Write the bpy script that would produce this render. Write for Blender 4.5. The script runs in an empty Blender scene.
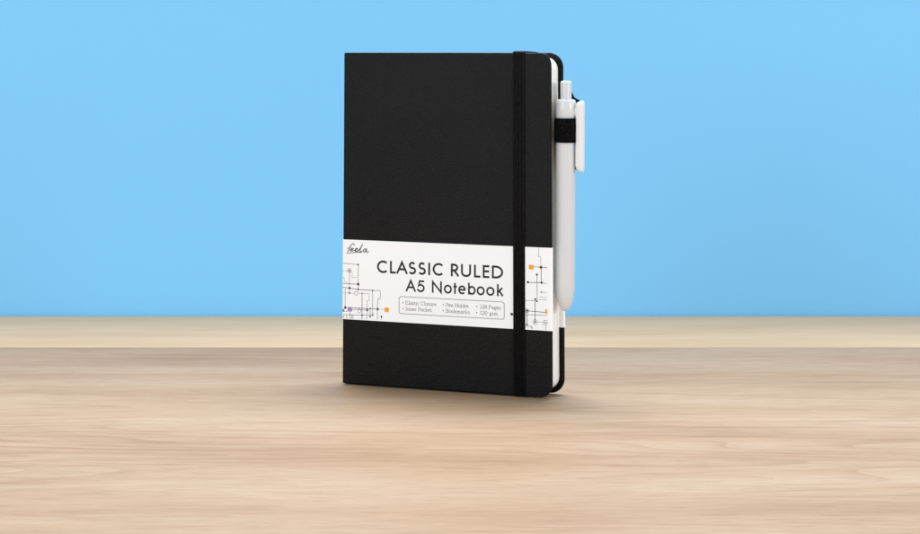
import bpy, math, random
from math import sin, cos, pi, radians
from mathutils import Vector, Matrix
random.seed(7)
S = bpy.context.scene
COL = S.collection

# ------------------------------------------------------------------ camera
THETA = 0.4375                      # yaw of the notebook on the table
cam_d = bpy.data.cameras.new('camera')
cam = bpy.data.objects.new('camera', cam_d); COL.objects.link(cam)
cam.location = (0.0769, -1.4818, 0.2187)
cam.rotation_euler = (pi/2 + 0.0987, 0, 0)
cam_d.sensor_width = 36
cam_d.lens = 2226.6/920*36
cam_d.shift_y = -0.4784
cam_d.clip_start = 0.02; cam_d.clip_end = 50
S.camera = cam

# ------------------------------------------------------------------ light
W = bpy.data.worlds.new('World'); S.world = W; W.use_nodes = True
bg = W.node_tree.nodes['Background']
bg.inputs[0].default_value = (.92, .96, 1.0, 1); bg.inputs[1].default_value = 0.52

def area(name, loc, target, sx, sy, power, col=(1, 1, 1)):
    d = bpy.data.lights.new(name, 'AREA'); d.shape = 'RECTANGLE'; d.size = sx; d.size_y = sy
    d.energy = power; d.color = col
    o = bpy.data.objects.new(name, d); COL.objects.link(o); o.location = loc
    o.rotation_euler = (Vector(target)-Vector(loc)).to_track_quat('-Z', 'Y').to_euler()
    return o
area('key_softbox', (-1.75, -1.9, .80), (0.1, 0.1, 0.15), 2.0, 1.2, 31.0, (.93, .97, 1))
area('top_softbox', (0.1, 0.55, 1.8), (0.08, -0.1, 0.0), 1.3, .8, 62.0, (.97, .985, 1))
area('right_softbox', (2.4, -1.7, .75), (0.2, 0.2, 0.12), 1.3, 1.0, 34.0, (.93, .97, 1))

S.view_settings.view_transform = 'Standard'
S.view_settings.look = 'None'
S.view_settings.gamma = 1
S.view_settings.exposure = 0.18
S.render.engine = 'CYCLES'
S.cycles.max_bounces = 8

# ------------------------------------------------------------------ materials
def new_mat(name):
    m = bpy.data.materials.new(name); m.use_nodes = True
    nt = m.node_tree
    return m, nt, nt.nodes['Principled BSDF'], nt.nodes, nt.links

def sock(node, name, val): node.inputs[name].default_value = val

def coords(nt, scale=(1, 1, 1), loc=(0, 0, 0), rot=(0, 0, 0)):
    tc = nt.nodes.new('ShaderNodeTexCoord'); mp = nt.nodes.new('ShaderNodeMapping')
    nt.links.new(tc.outputs['Object'], mp.inputs['Vector'])
    mp.inputs['Scale'].default_value = scale; mp.inputs['Location'].default_value = loc
    mp.inputs['Rotation'].default_value = rot
    return mp.outputs['Vector']

def noise(nt, vec, scale, detail=3, rough=.5, dist=0):
    n = nt.nodes.new('ShaderNodeTexNoise'); nt.links.new(vec, n.inputs['Vector'])
    n.inputs['Scale'].default_value = scale; n.inputs['Detail'].default_value = detail
    n.inputs['Roughness'].default_value = rough; n.inputs['Distortion'].default_value = dist
    return n.outputs['Fac']

def ramp(nt, fac, stops):
    r = nt.nodes.new('ShaderNodeValToRGB'); nt.links.new(fac, r.inputs['Fac'])
    e = r.color_ramp.elements
    while len(e) < len(stops): e.new(.5)
    for el, (p, c) in zip(e, stops):
        el.position = p; el.color = (c, c, c, 1) if not hasattr(c, '__len__') else (*c, 1)
    return r.outputs['Color']

def mixc(nt, fac, a, b, mode='MIX'):
    n = nt.nodes.new('ShaderNodeMix'); n.data_type = 'RGBA'; n.blend_type = mode
    for v, s in ((fac, n.inputs[0]), (a, n.inputs[6]), (b, n.inputs[7])):
        if hasattr(v, 'is_output'): nt.links.new(v, s)
        elif hasattr(v, '__len__'): s.default_value = (*v, 1)
        else: s.default_value = v
    return n.outputs[2]

def bump(nt, height, strength, dist, bsdf, normal=None):
    b = nt.nodes.new('ShaderNodeBump'); nt.links.new(height, b.inputs['Height'])
    b.inputs['Strength'].default_value = strength; b.inputs['Distance'].default_value = dist
    if normal: nt.links.new(normal, b.inputs['Normal'])
    nt.links.new(b.outputs['Normal'], bsdf.inputs['Normal'])
    return b.outputs['Normal']

def leather():
    m, nt, b, N, L = new_mat('black_leatherette')
    v = coords(nt)
    vor = N.new('ShaderNodeTexVoronoi'); vor.feature = 'SMOOTH_F1'; vor.inputs['Scale'].default_value = 1250
    L.new(v, vor.inputs['Vector'])
    fine = noise(nt, v, 1900, 3, .6)
    spk = noise(nt, v, 1350, 3, .7)
    c = ramp(nt, spk, [(.35, (.0022, .0022, .0026)), (.55, (.0055, .0053, .0058)), (.72, (.024, .023, .0235))])
    L.new(c, b.inputs['Base Color'])
    big = noise(nt, v, 14, 3, .55)
    L.new(ramp(nt, big, [(.3, .30), (.7, .44)]), b.inputs['Roughness'])
    sock(b, 'Specular IOR Level', .12)
    n1 = bump(nt, vor.outputs['Distance'], .55, .0003, b)
    bump(nt, fine, .8, .0003, b, n1)
    return m

def plain(name, col, rough=.5, spec=.5, grain=0, gscale=800, gd=.0001, var=0.0, vscale=40):
    m, nt, b, N, L = new_mat(name)
    v = coords(nt)
    if var:
        f = noise(nt, v, vscale, 4)
        lo = tuple(x*(1-var) for x in col); hi = tuple(min(1, x*(1+var)) for x in col)
        L.new(mixc(nt, f, lo, hi), b.inputs['Base Color'])
    else: sock(b, 'Base Color', (*col, 1))
    sock(b, 'Roughness', rough); sock(b, 'Specular IOR Level', spec)
    if grain: bump(nt, noise(nt, v, gscale, 3), grain, gd, b)
    return m

def elastic(name, axis, spec=.10):
    """woven elastic webbing: fine weave across the ribs"""
    m, nt, b, N, L = new_mat(name)
    v = coords(nt)
    w1 = N.new('ShaderNodeTexWave'); w1.bands_direction = 'Z'; w1.inputs['Scale'].default_value = 330
    w1.inputs['Distortion'].default_value = 1.2; w1.inputs['Detail'].default_value = 1
    w2 = N.new('ShaderNodeTexWave'); w2.bands_direction = axis; w2.inputs['Scale'].default_value = 300
    L.new(v, w1.inputs['Vector']); L.new(v, w2.inputs['Vector'])
    h = mixc(nt, .5, w1.outputs['Fac'], w2.outputs['Fac'], 'MULTIPLY')
    spk = noise(nt, v, 700, 3)
    L.new(ramp(nt, spk, [(.4, (.002, .002, .0023)), (.75, (.008, .008, .009))]), b.inputs['Base Color'])
    sock(b, 'Roughness', .6); sock(b, 'Specular IOR Level', spec)
    bump(nt, h, .35, .00015, b)
    return m

def paper_edges():
    m, nt, b, N, L = new_mat('page_edges')
    v = coords(nt, (1, 1, .02))
    lines = noise(nt, coords(nt, (.05, 1, .02)), 3200, 2, .7)
    soft = noise(nt, coords(nt, (.05, 1, .15)), 300, 3)
    c1 = ramp(nt, lines, [(.3, (.78, .76, .70)), (.7, (.90, .885, .84))])
    c = mixc(nt, soft, c1, (.90, .885, .835))
    gath = noise(nt, coords(nt, (.05, 1, .01)), 620, 2, .6)
    c = mixc(nt, .55, c, ramp(nt, gath, [(.36, (.74, .72, .68)), (.46, (1, 1, 1))]), 'MULTIPLY')
    L.new(c, b.inputs['Base Color'])
    sock(b, 'Roughness', .85); sock(b, 'Specular IOR Level', .2)
    bump(nt, lines, .5, .0002, b)
    return m

def wood():
    m, nt, b, N, L = new_mat('pale_oak_board')
    # slow waviness of the grain lines
    v0 = coords(nt)
    warp = N.new('ShaderNodeTexNoise'); warp.inputs['Scale'].default_value = 3.2; warp.inputs['Detail'].default_value = 2
    L.new(coords(nt, (.8, 1.6, 1)), warp.inputs['Vector'])
    sub = N.new('ShaderNodeVectorMath'); sub.operation = 'MULTIPLY_ADD'
    L.new(warp.outputs['Color'], sub.inputs[0]); sub.inputs[1].default_value = (0, .032, 0); L.new(v0, sub.inputs[2])
    def streak(sx, sy, scale, detail=4, rough=.55, off=0):
        mp = N.new('ShaderNodeMapping'); L.new(sub.outputs[0], mp.inputs['Vector'])
        mp.inputs['Scale'].default_value = (sx, sy, 1); mp.inputs['Location'].default_value = (off, off*1.7, 0)
        return noise(nt, mp.outputs['Vector'], scale, detail, rough)
    broad = streak(1.5, 7, 2.2, 4, .5, 3.1)
    mid = streak(3.2, 20, 4.0, 5, .62, 7.7)
    fine = streak(8, 62, 5.0, 5, .7, 1.3)
    pores = streak(14, 260, 6.0, 3, .6, 9.1)
    c = ramp(nt, broad, [(.30, (.318, .205, .120)), (.5, (.372, .256, .160)), (.70, (.405, .295, .200))])
    c2 = ramp(nt, mid, [(.30, (.88, .83, .78)), (.48, (.95, .93, .91)), (.7, (1.0, 1.0, 1.0))])
    c = mixc(nt, .75, c, c2, 'MULTIPLY')
    c3 = ramp(nt, fine, [(.36, (.74, .66, .58)), (.55, (1, 1, 1))])
    c = mixc(nt, .48, c, c3, 'MULTIPLY')
    c4 = ramp(nt, pores, [(.30, (.62, .52, .43)), (.40, (1, 1, 1))])
    c = mixc(nt, .32, c, c4, 'MULTIPLY')
    vein = streak(.55, 5.5, 2.6, 2, .45, 12.3)
    cv = ramp(nt, vein, [(.484, (1, 1, 1)), (.494, (.80, .73, .66)), (.500, (.90, .85, .80)), (.516, (1, 1, 1)), (.60, (1, 1, 1)), (.608, (.80, .73, .66)), (.622, (1, 1, 1))])
    c = mixc(nt, ramp(nt, streak(1.2, 3, 2.0, 2, .5, 2.2), [(.40, 0.1), (.58, .85)]), c, mixc(nt, 1.0, c, cv, 'MULTIPLY'))
    # cathedral figure : contour rings of a stretched height field, strong only in patches
    mp = N.new('ShaderNodeMapping'); L.new(sub.outputs[0], mp.inputs['Vector'])
    mp.inputs['Scale'].default_value = (1.1, 6.5, 1); mp.inputs['Location'].default_value = (4.2, .7, 0)
    hf = noise(nt, mp.outputs['Vector'], 1.7, 1.0, .4)
    mul = N.new('ShaderNodeMath'); mul.operation = 'MULTIPLY'; L.new(hf, mul.inputs[0]); mul.inputs[1].default_value = 17
    fr = N.new('ShaderNodeMath'); fr.operation = 'FRACT'; L.new(mul.outputs[0], fr.inputs[0])
    c5 = ramp(nt, fr.outputs[0], [(0, (.80, .73, .66)), (.15, (.90, .85, .80)), (.45, (1, 1, 1)), (1, (1, 1, 1))])
    patch = ramp(nt, streak(.8, 2.2, 1.8, 1, .5, 5.5), [(.44, 0.05), (.62, .75)])
    c = mixc(nt, patch, c, mixc(nt, 1.0, c, c5, 'MULTIPLY'))
    L.new(c, b.inputs['Base Color'])
    sock(b, 'Roughness', .62); sock(b, 'Specular IOR Level', .25)
    bump(nt, fine, .15, .0004, b)
    return m

def ply():
    m, nt, b, N, L = new_mat('cream_plank')
    a = noise(nt, coords(nt, (1.2, 5, 1), (2, 3, 0)), 4, 4, .55)
    f = noise(nt, coords(nt, (5, 60, 1)), 6, 3, .6)
    c = ramp(nt, a, [(.3, (.50, .352, .218)), (.7, (.585, .428, .280))])
    c = mixc(nt, .4, c, ramp(nt, f, [(.3, (.86, .83, .78)), (.6, (1, 1, 1))]), 'MULTIPLY')
    L.new(c, b.inputs['Base Color'])
    sock(b, 'Roughness', .65); sock(b, 'Specular IOR Level', .2)
    return m

M_LEATHER = leather()
M_LINING = plain('black_endpaper', (.012, .012, .013), .8, .2)
M_ELASTIC = elastic('black_elastic', 'X')
M_LOOP = elastic('black_loop_webbing', 'X', .035)
M_PAGES = paper_edges()
M_PAPER = plain('white_band_paper', (.885, .90, .915), .6, .3, .12, 500, .00005)
M_INK = plain('charcoal_ink', (.014, .012, .013), .55, .3)
M_GREY = plain('grey_ink', (.14, .14, .145), .55, .3)
M_LIGHT = plain('light_grey_ink', (.36, .36, .37), .55, .3)
M_ORANGE = plain('orange_ink', (.92, .335, .010), .55, .3)
M_PURPLE = plain('purple_ink', (.33, .24, .50), .55, .3)
M_PEN = plain('white_pen_plastic', (.625, .635, .65), .24, .5, var=.015)
M_PENLIGHT = plain('white_clip_plastic', (.76, .76, .765), .3, .45)
M_SEAM = plain('pen_seam_grey', (.40, .405, .41), .5, .3)
M_WOOD = wood()
M_PLY = ply()
M_WALL = plain('sky_blue_paint', (.212, .560, .905), .95, .0, .05, 300, .0001, var=.004, vscale=3)

# ------------------------------------------------------------------ mesh helpers
class MB:
    def __init__(s): s.v = []; s.f = []; s.m = []; s.sm = []
    def add(s, vs, fs, mat=0, smooth=True):
        o = len(s.v); s.v += [tuple(p) for p in vs]
        for f in fs: s.f.append([o+i for i in f]); s.m.append(mat); s.sm.append(smooth)
    def rings(s, rings, mat=0, smooth=True, cap=True, closed=True, loop=False):
        n = len(rings[0]); vs = [p for r in rings for p in r]; fs = []
        K = len(rings)
        for k in range(K if loop else K-1):
            k2 = (k+1) % K
            for i in range(n if closed else n-1):
                j = (i+1) % n
                fs.append((k*n+i, k*n+j, k2*n+j, k2*n+i))
        if cap and not loop:
            fs.append(tuple(range(n))[::-1]); fs.append(tuple((K-1)*n+i for i in range(n)))
        s.add(vs, fs, mat, smooth)

def build(mb, name, mats, parent=None, xf=None, auto=35):
    me = bpy.data.meshes.new(name)
    vs = [xf(p) for p in mb.v] if xf else mb.v
    me.from_pydata(vs, [], mb.f)
    for m in (mats if isinstance(mats, (list, tuple)) else [mats]): me.materials.append(m)
    me.polygons.foreach_set('material_index', mb.m)
    me.polygons.foreach_set('use_smooth', mb.sm)
    me.update()
    import bmesh
    b = bmesh.new(); b.from_mesh(me)
    bmesh.ops.recalc_face_normals(b, faces=b.faces[:])
    for e in b.edges:
        if len(e.link_faces) == 2 and e.calc_face_angle(0) > radians(auto): e.smooth = False
    b.to_mesh(me); b.free()
    o = bpy.data.objects.new(name, me); COL.objects.link(o)
    if parent: o.parent = parent
    return o

def rrect(a0, a1, b0, b1, r, n=10, inset=0.0):
    """rounded rectangle, r = radii of corners (a1,b1), (a0,b1), (a0,b0), (a1,b0)"""
    a0 += inset; a1 -= inset; b0 += inset; b1 -= inset
    r = [max(x-inset, .05) for x in r]
    cs = [(a1-r[0], b1-r[0], 0), (a0+r[1], b1-r[1], 90), (a0+r[2], b0+r[2], 180), (a1-r[3], b0+r[3], 270)]
    out = []
    for (cx, cy, st), rr in zip(cs, r):
        for i in range(n+1):
            t = radians(st+90*i/n); out.append((cx+rr*cos(t), cy+rr*sin(t)))
    return out

def slab(mb, a0, a1, b0, b1, r, c0, c1, bev, plane, seg=4, n=10, mat=0):
    """rounded plate between c0 and c1 with rolled edges; plane maps (a, b, c) to a point"""
    rings = []
    for k in range(seg+1):                      # c0 side, from flat face out to the rim
        t = pi/2*k/seg
        rings.append([plane(a, b, c0+bev*(1-cos(t))) for a, b in rrect(a0, a1, b0, b1, r, n, bev*(1-sin(t)))])
    for k in range(seg+1):
        t = pi/2*k/seg
        rings.append([plane(a, b, c1-bev*(1-sin(t))) for a, b in rrect(a0, a1, b0, b1, r, n, bev*(1-cos(t)))])
    mb.rings(rings, mat)

def empty(name, loc, rot=(0, 0, 0)):
    o = bpy.data.objects.new(name, None); COL.objects.link(o)
    o.location = loc; o.rotation_euler = rot; o.empty_display_size = .03
    return o

def tag(o, label=None, cat=None, group=None, kind=None):
    if label: o['label'] = label
    if cat: o['category'] = cat
    if group: o['group'] = group
    if kind: o['kind'] = kind
    return o

# ------------------------------------------------------------------ setting
def box(mb, x0, x1, y0, y1, z0, z1, bev=.0015):
    slab(mb, x0, x1, y0, y1, (bev*1.5,)*4, z0, z1, bev, lambda a, b, c: (a, b, c), 3, 3)

WALL_Y = .3725
mb = MB()
mb.add([(-6, WALL_Y, -1.5), (6, WALL_Y, -1.5), (6, WALL_Y, .8), (-6, WALL_Y, .8),
        (-6, WALL_Y+.02, -1.5), (6, WALL_Y+.02, -1.5), (6, WALL_Y+.02, .8), (-6, WALL_Y+.02, .8)],
       [(0, 1, 2, 3), (7, 6, 5, 4), (0, 4, 5, 1), (3, 2, 6, 7), (0, 3, 7, 4), (1, 5, 6, 2)], 0, False)
wall = build(mb, 'wall', M_WALL); tag(wall, kind='structure')
wall['label'] = 'plain sky blue wall behind the tabletop'

table = empty('wooden_table', (.077, -.19, -.036))
tag(table, 'pale wooden tabletop with a cream plank along its back, under the notebook', 'table')
def tx(p): return (p[0]-.077, p[1]+.19, p[2]+.036)
def edged(x0, x1, y0, y1, z0, z1, bev):
    m = MB()
    prof = [(y0, z0)]
    for k in range(6): t = pi/2*k/5; prof.append((y0+bev*(1-cos(t)), z1-bev*(1-sin(t))))
    for k in range(6): t = pi/2*k/5; prof.append((y1-bev*(1-sin(t)), z1-bev*(1-cos(t))))
    prof.append((y1, z0))
    m.rings([[(x, y, z) for y, z in prof] for x in (x0, x1)], 0)
    return m
build(edged(-1.6, 1.75, -.80, .1800, -.036, 0, .0012), 'board', M_WOOD, table, tx)
build(edged(-1.6, 1.75, .1806, .3700, -.036, 0, .0010), 'rear_plank', M_PLY, table, tx)

# ------------------------------------------------------------------ notebook
ux, uy = cos(THETA), -sin(THETA); vx, vy = sin(THETA), cos(THETA)
CX, CY = 74.15, 11.0
base = (ux*CX/1000+vx*CY/1000, uy*CX/1000+vy*CY/1000, 0)
book = empty('notebook', base, (0, 0, -THETA))
tag(book, 'black hardcover notebook standing upright with a white paper band and elastic strap', 'notebook')
def N_(p): return ((p[0]-CX)/1000, (p[1]-CY)/1000, p[2]/1000)      # notebook millimetres -> local metres
XZ = lambda a, b, c: (a, c, b)
Z0, Z1 = .55, 215.2
WB = 148.3
mb = MB(); slab(mb, 0, WB, Z0, Z1, (7.4, 1.2, 1.2, 8.6), 0, 2.4, 1.0, XZ, 4, 12)
build(mb, 'front_cover', M_LEATHER, book, N_)
mb = MB(); slab(mb, 0, WB, Z0, Z1, (9.5, 1.2, 1.2, 9.5), 19.6, 22, 1.0, XZ, 4, 12)
build(mb, 'back_cover', M_LEATHER, book, N_)
mb = MB(); slab(mb, .25, 2.4, 2.2, 19.8, (.3,)*4, Z0+.3, Z1-.3, .3, lambda a, b, c: (a, b, c), 3, 4)
build(mb, 'spine', M_LEATHER, book, N_)
mb = MB(); slab(mb, 2.7, 145.3, 3.4, 212.2, (8, .6, .6, 8), 2.75, 19.25, .12, XZ, 2, 12)
build(mb, 'page_block', M_PAGES, book, N_)

# closed path in the (a, b) plane with rounded corners -> ribbon of a given cross-section
def path_pts(a0, a1, b0, b1, r, n=8): return rrect(a0, a1, b0, b1, (r,)*4, n)

# --- elastic strap: ribbed band running all the way round over top and bottom
SX0, SX1 = 122.15, 130.5
mb = MB()
ns = 40
prof = []
for i in range(ns+1):
    t = i/ns; h = .60+.45*abs(sin(t*pi*4)) - (.35 if i in (0, ns) else 0)
    prof.append((SX0+(SX1-SX0)*t, h))
prof2 = [(x, h) for x, h in prof] + [(SX1, .02), (SX0, .02)]
loop = rrect(-.12, 22.12, .52, 215.32, (1.0,)*4, 5)
# outward normals of the loop
def normals(pts):
    out = []
    n = len(pts)
    for i in range(n):
        p, q = pts[i-1], pts[(i+1) % n]
        dx, dy = q[0]-p[0], q[1]-p[1]; l = math.hypot(dx, dy) or 1
        out.append((dy/l, -dx/l))
    return out
nl = normals(loop)
rings = []
for (y, z), (ny, nz) in zip(loop, nl):
    k = .62 if z < 1.5 else (.35 if z > 214.5 and y > 1.2 else 1.0)              # squeezed flat where the book stands on it
    rings.append([(x, y+ny*h*k, max(z+nz*h*k, .03)) for x, h in prof2])
mb.rings(rings, 0, True, cap=False, closed=True, loop=True)
build(mb, 'elastic_strap', M_ELASTIC, book, N_, auto=50)

# --- paper band: one sheet folded round both covers, tucked in behind each fore edge
BZ0, BZ1 = 41.9, 93.25
T = .16
path = []
def arcp(cx, cy, r, a0, a1, n=8): return [(cx+r*cos(radians(a0+(a1-a0)*i/n)), cy+r*sin(radians(a0+(a1-a0)*i/n))) for i in range(n+1)]
g = .20
path += [(126, 2.4+g), (136, 2.4+g)]
path += arcp(WB-1.0+g, 2.4+g-1.0, 1.0, 90, 0)
path += arcp(WB-.9+g, .9-g, .9, 0, -90)
path += [(x, -g-.10*sin(pi*(x/WB))) for x in range(144, 3, -8)]
path += arcp(1.1-g, 1.1-g, 1.1, -90, -180)
path += [(-g, 6), (-g, 11), (-g, 16)]
path += arcp(1.1-g, 22-1.1+g, 1.1, 180, 90)
path += [(x, 22+g) for x in range(4, 145, 20)]
path += arcp(WB-.9+g, 22-.9+g, .9, 90, 0)
path += arcp(WB-1.0+g, 19.6-g+1.0, 1.0, 0, -90)
path += [(136, 19.6-g), (126, 19.6-g)]
# drop doubles
pp = [path[0]]
for p in path[1:]:
    if math.hypot(p[0]-pp[-1][0], p[1]-pp[-1][1]) > 1e-3: pp.append(p)
path = pp
mb = MB()
def sheet_rings(path, z0, z1, th):
    rings = []
    n = len(path)
    for i, p in enumerate(path):
        a = path[max(i-1, 0)]; c = path[min(i+1, n-1)]
        dx, dy = c[0]-a[0], c[1]-a[1]; l = math.hypot(dx, dy)
        nx, ny = -dy/l, dx/l                 # left of the walking direction
        # the walk goes fore edge -> front -> spine, so the outside is on the left-hand side rotated
        rings.append([(p[0], p[1], z0), (p[0]-nx*th, p[1]-ny*th, z0), (p[0]-nx*th, p[1]-ny*th, z1), (p[0], p[1], z1)])
    return rings
mb.rings(sheet_rings(path, BZ0, BZ1, -T), 0, True)

# printing on the front of the band: thin ink films a few hundredths of a millimetre proud
FY = -g-T-.10
lay = [0]
def ypos(x): return -g-T-.10*sin(pi*max(0, min(1, x/WB)))-.05-.004*(lay[0] % 12)
def P3(x, z): return (x, ypos(x), z)
def stroke(pts, w, mat, closed=False):
    lay[0] += 1
    q = []
    for p in pts:
        if not q or math.hypot(p[0]-q[-1][0], p[1]-q[-1][1]) > 1e-4: q.append(p)
    pts = q
    if closed and math.hypot(pts[0][0]-pts[-1][0], pts[0][1]-pts[-1][1]) < 1e-3: pts = pts[:-1]
    n = len(pts); Lf = []; Rt = []
    for i in range(n):
        if closed: a, b, c = pts[i-1], pts[i], pts[(i+1) % n]
        else: a, b, c = pts[max(i-1, 0)], pts[i], pts[min(i+1, n-1)]
        d1 = Vector((b[0]-a[0], b[1]-a[1])); d2 = Vector((c[0]-b[0], c[1]-b[1]))
        if d1.length < 1e-6: d1 = d2
        if d2.length < 1e-6: d2 = d1
        d1.normalize(); d2.normalize()
        t = d1+d2
        if t.length < 1e-3: t = d1
        t.normalize()
        nrm = Vector((-t.y, t.x)); k = 1/max(.38, abs(nrm.dot(Vector((-d1.y, d1.x)))))
        Lf.append((b[0]+nrm.x*w/2*k, b[1]+nrm.y*w/2*k)); Rt.append((b[0]-nrm.x*w/2*k, b[1]-nrm.y*w/2*k))
    vs = [P3(*p) for p in Lf]+[P3(*p) for p in Rt]
    fs = [(i, (i+1) % n, n+(i+1) % n, n+i) for i in range(n if closed else n-1)]
    mb.add(vs, fs, mat, False)
def clipx(p): return (max(.35, min(145.6, p[0])), max(BZ0+.15, min(BZ1-.1, p[1])))
def disc(x, z, r, mat, n=16):
    lay[0] += 1
    x = max(r*.5, x)
    vs = [P3(*clipx((x+r*cos(2*pi*i/n), z+r*sin(2*pi*i/n)))) for i in range(n)]
    mb.add(vs, [tuple(range(n))], mat, False)
def quad(a, b, mat):
    lay[0] += 1
    (x0, z1), (x1, z0) = a, b
    mb.add([P3(x0, z0), P3(x1, z0), P3(x1, z1), P3(x0, z1)], [(0, 1, 2, 3)], mat, False)

LINES= [(2, [(-0.9, 77.8), (11.7, 77.4)]), (2, [(11.7, 77.4), (11.7, 61.4)]), (1, [(-1.3, 64.8), (11.7, 64.8)]), (3, [(-0.9, 73.1), (5.2, 73.1)]), (2, [(5.2, 73.3), (5.3, 58.8)]), (1, [(-1.2, 62.3), (5.3, 62.0), (11.7, 61.4), (22.3, 61.2)]), (2, [(22.3, 61.2), (27.9, 61.5), (27.9, 56.0), (26.3, 56.0), (26.0, 49.5), (25.8, 42.5)]), (2, [(22.3, 61.2), (22.3, 45.5)]), (3, [(-1.2, 58.9), (5.3, 58.8), (8.7, 58.9)]), (3, [(12.0, 59.1), (14.6, 59.0), (19.7, 59.0), (19.8, 54.6), (18.3, 54.5), (18.2, 48.4), (18.0, 42.1)]), (1, [(14.6, 59.0), (14.6, 42.4)]), (2, [(2.1, 61.8), (2.1, 49.3)]), (1, [(2.1, 49.3), (10.6, 49.5), (26.0, 49.5)]), (3, [(26.0, 49.5), (31.3, 49.5)]), (2, [(7.3, 48.4), (18.4, 48.5)]), (2, [(-1.0, 46.7), (4.4, 47.2)]), (2, [(1.0, 44.7), (22.2, 45.5)]), (2, [(1.0, 44.7), (0.8, 42.4)]), (2, [(3.3, 44.8), (3.2, 42.3)]), (2, [(5.6, 47.0), (5.7, 42.3)]), (2, [(7.0, 44.9), (6.9, 42.3)]), (2, [(8.0, 44.9), (7.9, 42.3)]), (2, [(20.6, 49.6), (20.5, 44.4)]), (2, [(28.8, 44.8), (28.6, 42.9)]), (3, [(7.1, 72.8), (7.2, 69.0), (10.5, 69.0)]), (3, [(-1.3, 68.6), (1.3, 68.7), (1.4, 66.2), (3.8, 65.9)]), (3, [(139.8, 93.5), (139.8, 87.6), (141.0, 87.6), (141.3, 81.0)]), (2, [(136.2, 81.1), (141.3, 81.1)]), (1, [(141.3, 81.0), (145.5, 81.0)]), (1, [(141.5, 81.0), (141.6, 71.5)]), (1, [(132.4, 71.2), (141.8, 71.5)]), (3, [(142.6, 71.2), (145.4, 71.0)]), (2, [(138.6, 76.3), (138.7, 59.7)]), (2, [(129.4, 59.9), (137.4, 60.3)]), (1, [(137.3, 61.1), (137.2, 46.9)]), (3, [(138.8, 47.1), (142.6, 46.9)]), (3, [(144.5, 45.8), (144.5, 42.2)]), (1, [(131.7, 53.6), (144.4, 53.2)]), (1, [(131.7, 53.6), (131.7, 45.0)]), (1, [(129.5, 44.9), (131.7, 45.0)]), (2, [(129.0, 51.1), (138.7, 51.4), (145.4, 51.3)]), (2, [(129.5, 43.9), (135.1, 44.2), (135.1, 42.4)]), (3, [(141.9, 65.5), (145.4, 65.7)]), (3, [(140.3, 62.4), (145.4, 62.4)]), (3, [(139.7, 60.9), (145.4, 61.0)])]
DOTS= [(11.7, 77.4, 0.53), (11.7, 64.8, 0.8), (11.7, 61.4, 0.53), (5.2, 73.3, 0.53), (5.3, 62.0, 0.71), (5.3, 58.8, 0.53), (22.3, 61.2, 0.53), (22.4, 45.5, 0.53), (14.6, 59.0, 0.45), (14.7, 44.9, 0.53), (2.1, 49.3, 0.8), (26.0, 49.5, 0.8), (18.4, 48.5, 0.8), (-0.7, 47.5, 0.8), (20.6, 49.6, 0.45), (20.6, 44.4, 0.53), (28.8, 44.8, 0.62), (141.3, 81.0, 0.83), (141.8, 71.5, 0.7), (132.4, 71.4, 0.7), (138.6, 76.3, 0.64), (138.5, 59.9, 0.57), (137.4, 61.1, 0.57), (137.2, 46.9, 0.57), (131.7, 53.7, 0.64), (131.7, 45.0, 0.51), (141.5, 65.6, 0.45), (144.1, 46.9, 0.45), (134.7, 43.3, 0.25), (121.2, 51.0, 0.85), (112.2, 41.5, 0.5)]
RINGS= [(10.3, 59.0, 1.3), (5.2, 73.3, 1.3), (12.6, 47.8, 1.2), (137.2, 46.9, 1.5), (144.1, 46.9, 1.45), (131.7, 53.6, 1.2)]
# material slots of the band: 0 paper, 1 dark ink, 2 grey, 3 light grey, 4 orange, 5 purple
for w, pts in LINES:
    stroke([clipx(p) for p in pts], {1: .34, 2: .30, 3: .28}[w], w)
for x, z, r in RINGS: stroke([(x+r*cos(2*pi*i/20), z+r*sin(2*pi*i/20)) for i in range(20)], .26, 2, True)
for x, z, r in DOTS: disc(x, z, r*1.08, 1)
quad((31.2, 50.8), (34.1, 48.0), 4); quad((133.1, 82.2), (136.3, 79.4), 4); quad((144.2, 55.2), (145.5, 52.3), 4)
quad((4.1, 49.8), (7.3, 47.0), 5)

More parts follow.
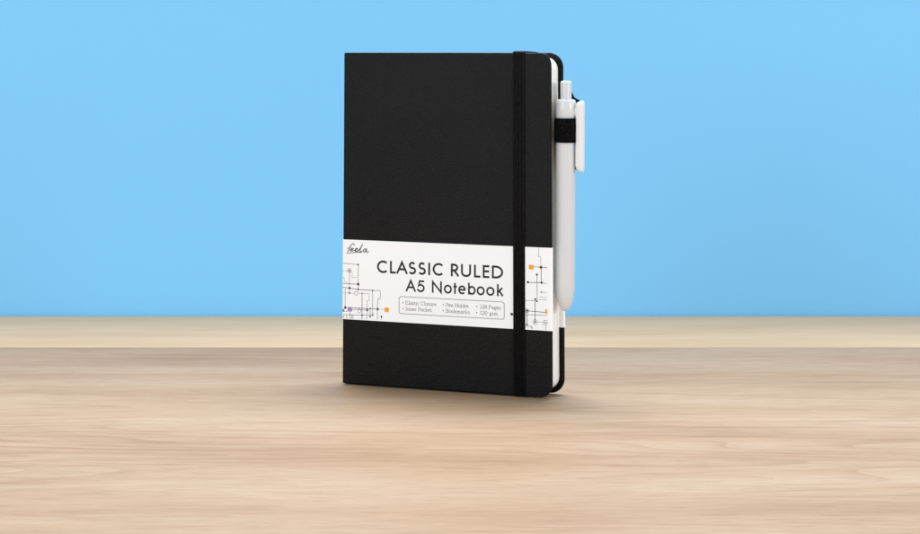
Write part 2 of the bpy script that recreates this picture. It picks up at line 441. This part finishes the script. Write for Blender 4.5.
# --- lettering: every glyph is a set of centre lines in a unit em, fitted to its place on the band
def arc(cx, cy, rx, ry, a0, a1, n=22):
    return [(cx+rx*cos(radians(a0+(a1-a0)*i/n)), cy+ry*sin(radians(a0+(a1-a0)*i/n))) for i in range(n+1)]
G = {
 'C': [arc(.5, .5, .5, .5, 46, 314, 30)],
 'L': [[(0, 1), (0, 0), (.5, 0)]],
 'A': [[(0, 0), (.45, 1), (.9, 0)], [(.17, .34), (.73, .34)]],
 'S': [arc(.3, .755, .235, .245, 30, 262)+arc(.3, .26, .28, .26, 82, -150)],
 'I': [[(0, 0), (0, 1)]],
 'R': [[(0, 0), (0, 1), (.22, 1)]+arc(.24, .735, .27, .265, 88, -90)+[(0, .47)], [(.22, .47), (.58, 0)]],
 'U': [[(0, 1), (0, .36)]+arc(.34, .34, .34, .34, 180, 360)+[(.68, 1)]],
 'E': [[(.5, 1), (0, 1), (0, 0), (.5, 0)], [(0, .52), (.48, .52)]],
 'D': [[(0, 0), (0, 1), (.2, 1)]+arc(.22, .5, .5, .5, 89, -89)+[(0, 0)]],
 '5': [[(.55, 1), (.17, 1), (.08, .56)]+arc(.27, .32, .32, .32, 118, -148)],
 'N': [[(0, 0), (0, 1), (.7, 0), (.7, 1)]],
 'o': [arc(.35, .35, .35, .35, 0, 360, 30)],
 't': [[(.15, 0), (.15, .92)], [(0, .64), (.33, .64)]],
 'e': [[(.02, .36), (.68, .36)]+arc(.35, .35, .34, .35, 3, 318, 28)],
 'b': [[(0, 0), (0, 1)], arc(.33, .35, .33, .35, 0, 360, 30)],
 'k': [[(0, 0), (0, 1)], [(.5, .68), (.02, .33)], [(.18, .44), (.56, 0)]],
}
CLOSED = {('D', 0), ('o', 0), ('b', 1)}
def glyph(ch, x0, x1, zb, cap, w, mat=1):
    st = G[ch]
    xs = [p[0] for s in st for p in s]; a, b = min(xs), max(xs)
    for i, s in enumerate(st):
        q = []
        for x, y in s:
            X = (x0+x1)/2 if b-a < 1e-6 else x0+w/2+(x-a)/(b-a)*(x1-x0-w)
            q.append((X, zb+w/2+y*(cap-w)))
        # vertical stems of upright letters keep full height at open ends
        cl = (ch, i) in CLOSED
        if not cl and ch not in 'oeCS':
            def ext(p, o):
                d = Vector((p[0]-o[0], p[1]-o[1]))
                if d.length < 1e-6: return p
                d.normalize()
                return (p[0]+d.x*w*.45, p[1]+d.y*w*.45)
            q[0] = ext(q[0], q[1]); q[-1] = ext(q[-1], q[-2])
        stroke(q, w, mat, cl)
ROW1 = [('C', 25.5, 33.2), ('L', 34.9, 39.2), ('A', 39.6, 47.7), ('S', 48.6, 53.8), ('S', 55.6, 60.8), ('I', 62.5, 64.0), ('C', 65.7, 73.3), ('R', 78.7, 84.4), ('U', 85.8, 92.9), ('L', 95.0, 99.6), ('E', 101.1, 105.8), ('D', 107.5, 115.3)]
for ch, a, b in ROW1: glyph(ch, a, b, 72.7, 8.1, 1.34)
ROW2 = [('A', 46.4, 53.7), ('5', 54.6, 60.0), ('N', 65.2, 72.3), ('o', 73.7, 79.4), ('t', 80.3, 83.0), ('e', 83.9, 89.2), ('b', 90.8, 96.1), ('o', 96.8, 102.5), ('o', 103.5, 109.3), ('k', 111.0, 115.3)]
for ch, a, b in ROW2: glyph(ch, a, b, 61.7, 7.6, 1.18)

# --- rounded frame with the small serif list
fr = rrect(41.6, 116.0, 47.5, 58.3, (1.5,)*4, 6)
stroke(fr, .34, 2, True)
sf = {  # small book-face: unit = cap height, x-height .66 ; (advance, strokes)
 'E': (.72, [[(.1, 0), (.1, 1)], [(0, 1), (.6, 1), (.6, .82)], [(.1, .52), (.45, .52)], [(0, 0), (.62, 0), (.62, .18)]]),
 'l': (.36, [[(.17, 0), (.17, 1.03), (.03, 1.03)], [(.02, 0), (.32, 0)]]),
 'a': (.56, [arc(.25, .45, .2, .2, 150, 0, 8)+[(.45, .08), (.53, 0)], arc(.24, .19, .2, .19, 60, 330, 10)]),
 's': (.46, [arc(.21, .49, .15, .15, 20, 250, 8)+arc(.21, .17, .17, .17, 80, -160, 8)]),
 't': (.4, [[(.15, .85), (.15, .12), (.25, 0), (.36, .08)], [(0, .64), (.34, .64)]]),
 'i': (.34, [[(.03, .64), (.17, .64), (.17, 0)], [(.02, 0), (.31, 0)], [(.14, .92), (.2, .92)]]),
 'c': (.5, [arc(.26, .33, .23, .33, 45, 315, 12)]),
 'C': (.8, [arc(.4, .5, .36, .5, 40, 320, 16), [(.68, .98), (.68, .74)]]),
 'o': (.56, [arc(.27, .33, .23, .33, 0, 360, 14)]),
 'u': (.6, [[(.02, .64), (.13, .64), (.13, .15), (.25, 0), (.42, .12)], [(.34, .64), (.45, .64), (.45, 0), (.56, 0)]]),
 'r': (.46, [[(.03, .64), (.16, .64), (.16, 0)], [(.02, 0), (.32, 0)], [(.16, .42), (.28, .62), (.42, .6)]]),
 'e': (.52, [[(.06, .36), (.46, .36)]+arc(.26, .33, .21, .33, 5, 320, 12)]),
 'I': (.42, [[(.2, 0), (.2, 1)], [(.03, 1), (.37, 1)], [(.03, 0), (.37, 0)]]),
 'n': (.6, [[(.03, .64), (.14, .64), (.14, 0)], [(.02, 0), (.27, 0)], [(.14, .45), (.28, .64), (.44, .55), (.44, 0)], [(.34, 0), (.57, 0)]]),
 'P': (.64, [[(.12, 0), (.12, 1)], [(.0, 0), (.28, 0)], [(0, 1), (.34, 1)]+arc(.36, .73, .22, .27, 85, -90, 10)+[(.12, .46)]]),
 'k': (.6, [[(.02, 1.03), (.14, 1.03), (.14, 0)], [(.02, 0), (.28, 0)], [(.5, .64), (.15, .28)], [(.26, .38), (.5, 0), (.58, 0)]]),
 'H': (.82, [[(.13, 0), (.13, 1)], [(.66, 0), (.66, 1)], [(.13, .52), (.66, .52)], [(0, 1), (.27, 1)], [(0, 0), (.27, 0)], [(.52, 1), (.8, 1)], [(.52, 0), (.8, 0)]]),
 'd': (.6, [[(.36, 1.03), (.45, 1.03), (.45, 0), (.56, 0)], arc(.26, .33, .2, .33, 0, 360, 12)]),
 'B': (.7, [[(.12, 0), (.12, 1)], [(0, 1), (.34, 1)]+arc(.36, .76, .2, .24, 85, -90, 8)+[(.12, .52)], [(.3, .52)]+arc(.38, .26, .23, .26, 85, -90, 8)+[(0, 0)]]),
 'm': (.88, [[(.03, .64), (.14, .64), (.14, 0)], [(.03, 0), (.26, 0)], [(.14, .45), (.27, .64), (.41, .55), (.41, 0)], [(.41, .45), (.54, .64), (.7, .55), (.7, 0)], [(.33, 0), (.51, 0)], [(.62, 0), (.84, 0)]]),
 '1': (.5, [[(.08, .85), (.25, 1), (.25, 0)], [(.08, 0), (.42, 0)]]),
 '2': (.56, [arc(.26, .74, .21, .26, 165, -30, 10)+[(.05, 0), (.5, 0), (.5, .15)]]),
 '8': (.56, [arc(.26, .76, .18, .24, 0, 360, 12), arc(.26, .27, .22, .26, 0, 360, 12)]),
 '0': (.58, [arc(.27, .5, .22, .5, 0, 360, 16)]),
 'g': (.54, [arc(.24, .42, .18, .22, 0, 360, 12), [(.4, .58), (.52, .64)], [(.14, .24), (.1, .08), (.36, .02)]+arc(.26, -.13, .2, .15, 60, -240, 10)]),
 ' ': (.34, []),
}
def small(txt, x0, x1, zb, cap=2.15):
    tot = sum(sf[c][0] for c in txt)
    sx = (x1-x0)/tot; x = x0
    for c in txt:
        adv, sts = sf[c]
        for s in sts: stroke([(x+px*sx, zb+py*cap) for px, py in s], .24, 1 if False else 2)
        x += adv*sx
for txt, a, b, zb in [('Elastic Closure', 46.2, 68.4, 53.55), ('Inner Pocket', 46.2, 65.1, 49.75), ('Pen Holder', 75.1, 91.5, 53.55),
                      ('Bookmarks', 75.1, 92.2, 49.75), ('128 Pages', 99.0, 113.8, 53.55), ('120 gsm', 99.1, 111.8, 49.75)]:
    small(txt, a, b, zb)
for x in (44.5, 73.2, 96.9):
    for z in (54.6, 50.8): disc(x, z, .38, 1)

# --- handwritten script word with its underline
def smooth(pts, n=6):
    out = []
    for i in range(len(pts)-1):
        p0 = pts[max(i-1, 0)]; p1 = pts[i]; p2 = pts[i+1]; p3 = pts[min(i+2, len(pts)-1)]
        for k in range(n):
            t = k/n
            out.append(tuple(.5*((2*p1[j])+(-p0[j]+p2[j])*t+(2*p0[j]-5*p1[j]+4*p2[j]-p3[j])*t*t+(-p0[j]+3*p1[j]-3*p2[j]+p3[j])*t**3) for j in (0, 1)))
    return out+[pts[-1]]
for pts, w in [([(8.9, 89.6), (8.2, 90.7), (6.9, 90.3), (5.5, 88.4), (4.3, 85.9), (3.4, 85.3)], .52), ([(3.4, 87.5), (4.6, 87.9), (5.9, 88.1)], .36),
               ([(5.5, 86.6), (7.3, 86.9), (8.0, 87.6), (7.0, 87.8), (5.9, 86.6), (6.4, 85.9), (8.3, 86.3), (9.0, 86.5), (10.6, 86.9), (11.2, 87.6), (10.2, 87.8), (9.2, 86.5), (9.9, 85.7), (11.6, 86.3)], .54),
               ([(11.6, 86.3), (13.8, 88.7), (14.7, 90.5), (13.7, 88.7), (12.8, 86.2), (13.5, 85.6), (14.5, 86.4)], .52),
               ([(17.8, 87.5), (16.6, 87.7), (15.3, 86.6), (15.7, 85.7), (16.9, 86.3), (17.8, 87.6), (17.4, 86.1), (18.2, 85.6), (19.4, 86.2)], .54),
               ([(2.9, 84.2), (6.2, 84.8), (10.4, 85.15), (14.2, 85.45)], .42)]:
    stroke(smooth(pts), w, 1)
band = build(mb, 'belly_band', [M_PAPER, M_INK, M_GREY, M_LIGHT, M_ORANGE, M_PURPLE], book, N_)

# --- pen loop: elastic webbing round the pen, tails glued inside the back cover, on a small black tab
PX, PY = 154.35, 11.0
PR = 6.2
mb = MB()
ro = PR+.55
# walk: tail -> left side -> front of pen -> right side -> back
lp = [(139, 19.33), (144.2, 19.3), (146.2, 17.2)] + arcp(PX, PY, ro, 185, 430, 34) + [(152.5, 18.9), (148.4, 19.47), (139.0, 19.50)]
n = len(lp); rings = []
for i, p in enumerate(lp):
    a = lp[max(i-1, 0)]; c = lp[min(i+1, n-1)]
    dx, dy = c[0]-a[0], c[1]-a[1]; l = math.hypot(dx, dy); nx, ny = dy/l, -dx/l
    th = .85 if 2 < i < n-3 else .08
    o = 0 if 2 < i < n-3 else 0
    zs = (158.6, 174.0)
    rings.append([(p[0], p[1], zs[0]), (p[0]+nx*th*.9, p[1]+ny*th*.9, zs[0]+.05), (p[0]+nx*th, p[1]+ny*th, zs[0]+.5), (p[0]+nx*th*1.06, p[1]+ny*th*1.06, (zs[0]+zs[1])/2),
                  (p[0]+nx*th, p[1]+ny*th, zs[1]-.5), (p[0]+nx*th*.9, p[1]+ny*th*.9, zs[1]-.05), (p[0], p[1], zs[1])])
mb.rings(rings, 0)
loop_o = build(mb, 'pen_loop', M_LOOP, book, N_, auto=60)
mb = MB()
tab = [(146.5, 193.5), (152.6, 192.6), (154.2, 190.6), (156.2, 186.8), (159.6, 185.1), (161.6, 184.2), (162.2, 183.0), (162.2, 143.6), (161.6, 141.6), (160.1, 140.2), (157.0, 141.2), (152, 143.0), (146.5, 143.0)]
mb.rings([[(x, y, z) for x, z in tab] for y in (19.95, 20.55)], 0, False)
build(mb, 'loop_tab', M_LINING, book, N_)

# ------------------------------------------------------------------ pen
def lw(x, y, z):                       # notebook mm -> world
    return Vector((ux*x/1000+vx*y/1000, uy*x/1000+vy*y/1000, z/1000))
pen = empty('pen', lw(152.75, PY, 53.3), (0, radians(.62), -THETA))
tag(pen, 'white click pen held upright in the black loop beside the notebook pages', 'pen')
def mm(p): return (p[0]/1000, p[1]/1000, p[2]/1000)
def lathe(mb, prof, n=48, mat=0, cx=0, cy=0):
    rings = [[(cx+r*cos(2*pi*i/n), cy+r*sin(2*pi*i/n), z) for i in range(n)] for r, z in prof]
    mb.rings(rings, mat)
mb = MB()
tip = [(.05, 0)]
for k in range(1, 15):
    t = k/14; tip.append((PR*sin(t*pi/2)**.98, 17*(1-cos(t*pi/2))**1.02))
lathe(mb, tip + [(PR, 30), (PR, 60), (PR, 108), (PR, 121.0)])
build(mb, 'barrel', M_PEN, pen, mm, auto=60)
mb = MB()
lathe(mb, [(PR-.5, 120.9), (PR+.18, 121.1), (PR+.25, 121.5), (PR+.2, 130.2), (PR-.05, 131.3), (PR-.6, 132.1), (PR-1.4, 132.5), (3.0, 132.6)])
build(mb, 'collar', M_PEN, pen, mm, auto=60)
mb = MB()
lathe(mb, [(3.55, 132.3), (3.6, 142.6), (3.45, 143.4), (3.0, 143.95), (2.2, 144.15), (.05, 144.2)])
build(mb, 'push_button', M_PEN, pen, mm, auto=60)
# clip: long rounded bar standing off the barrel, joined to the collar by a short bridge
mb = MB()
zs = []
c0, c1 = 86.8, 131.6
K = 40
rings = []
for k in range(K+1):
    t = k/K; z = c0+(c1-c0)*t
    # rounded slanted ends
    eb = min(1, (z-c0)/5.0); et = min(1, (c1-z)/3.2)
    sb = math.sqrt(max(0, 1-(1-eb)**2)); stt = math.sqrt(max(0, 1-(1-et)**2))
    xo = 12.55-.4*(1-stt); xi = 7.05
    xi_ = xi+(1-sb)*4.2+(1-stt)*3.0; xo_ = xo-(1-sb)*.7
    hw = 2.3*(.55+.45*min(sb, stt))
    if k in (0, K): hw *= .6
    m_ = (xi_+xo_)/2; hx = max((xo_-xi_)/2, .25)
    ring = []
    for i in range(20):
        a = 2*pi*i/20; ca, sa = cos(a), sin(a)
        ring.append((m_+hx*math.copysign(abs(ca)**.55, ca), hw*math.copysign(abs(sa)**.55, sa), z))
    rings.append(ring)
mb.rings(rings, 0)
clip = build(mb, 'clip', M_PENLIGHT, pen, mm, auto=60)
mb = MB(); slab(mb, 5.2, 7.6, -1.3, 1.3, (.3,)*4, 122.2, 127.0, .3, lambda a, b, c: (a, b, c), 2, 3)
build(mb, 'bridge', M_PENLIGHT, clip, mm)
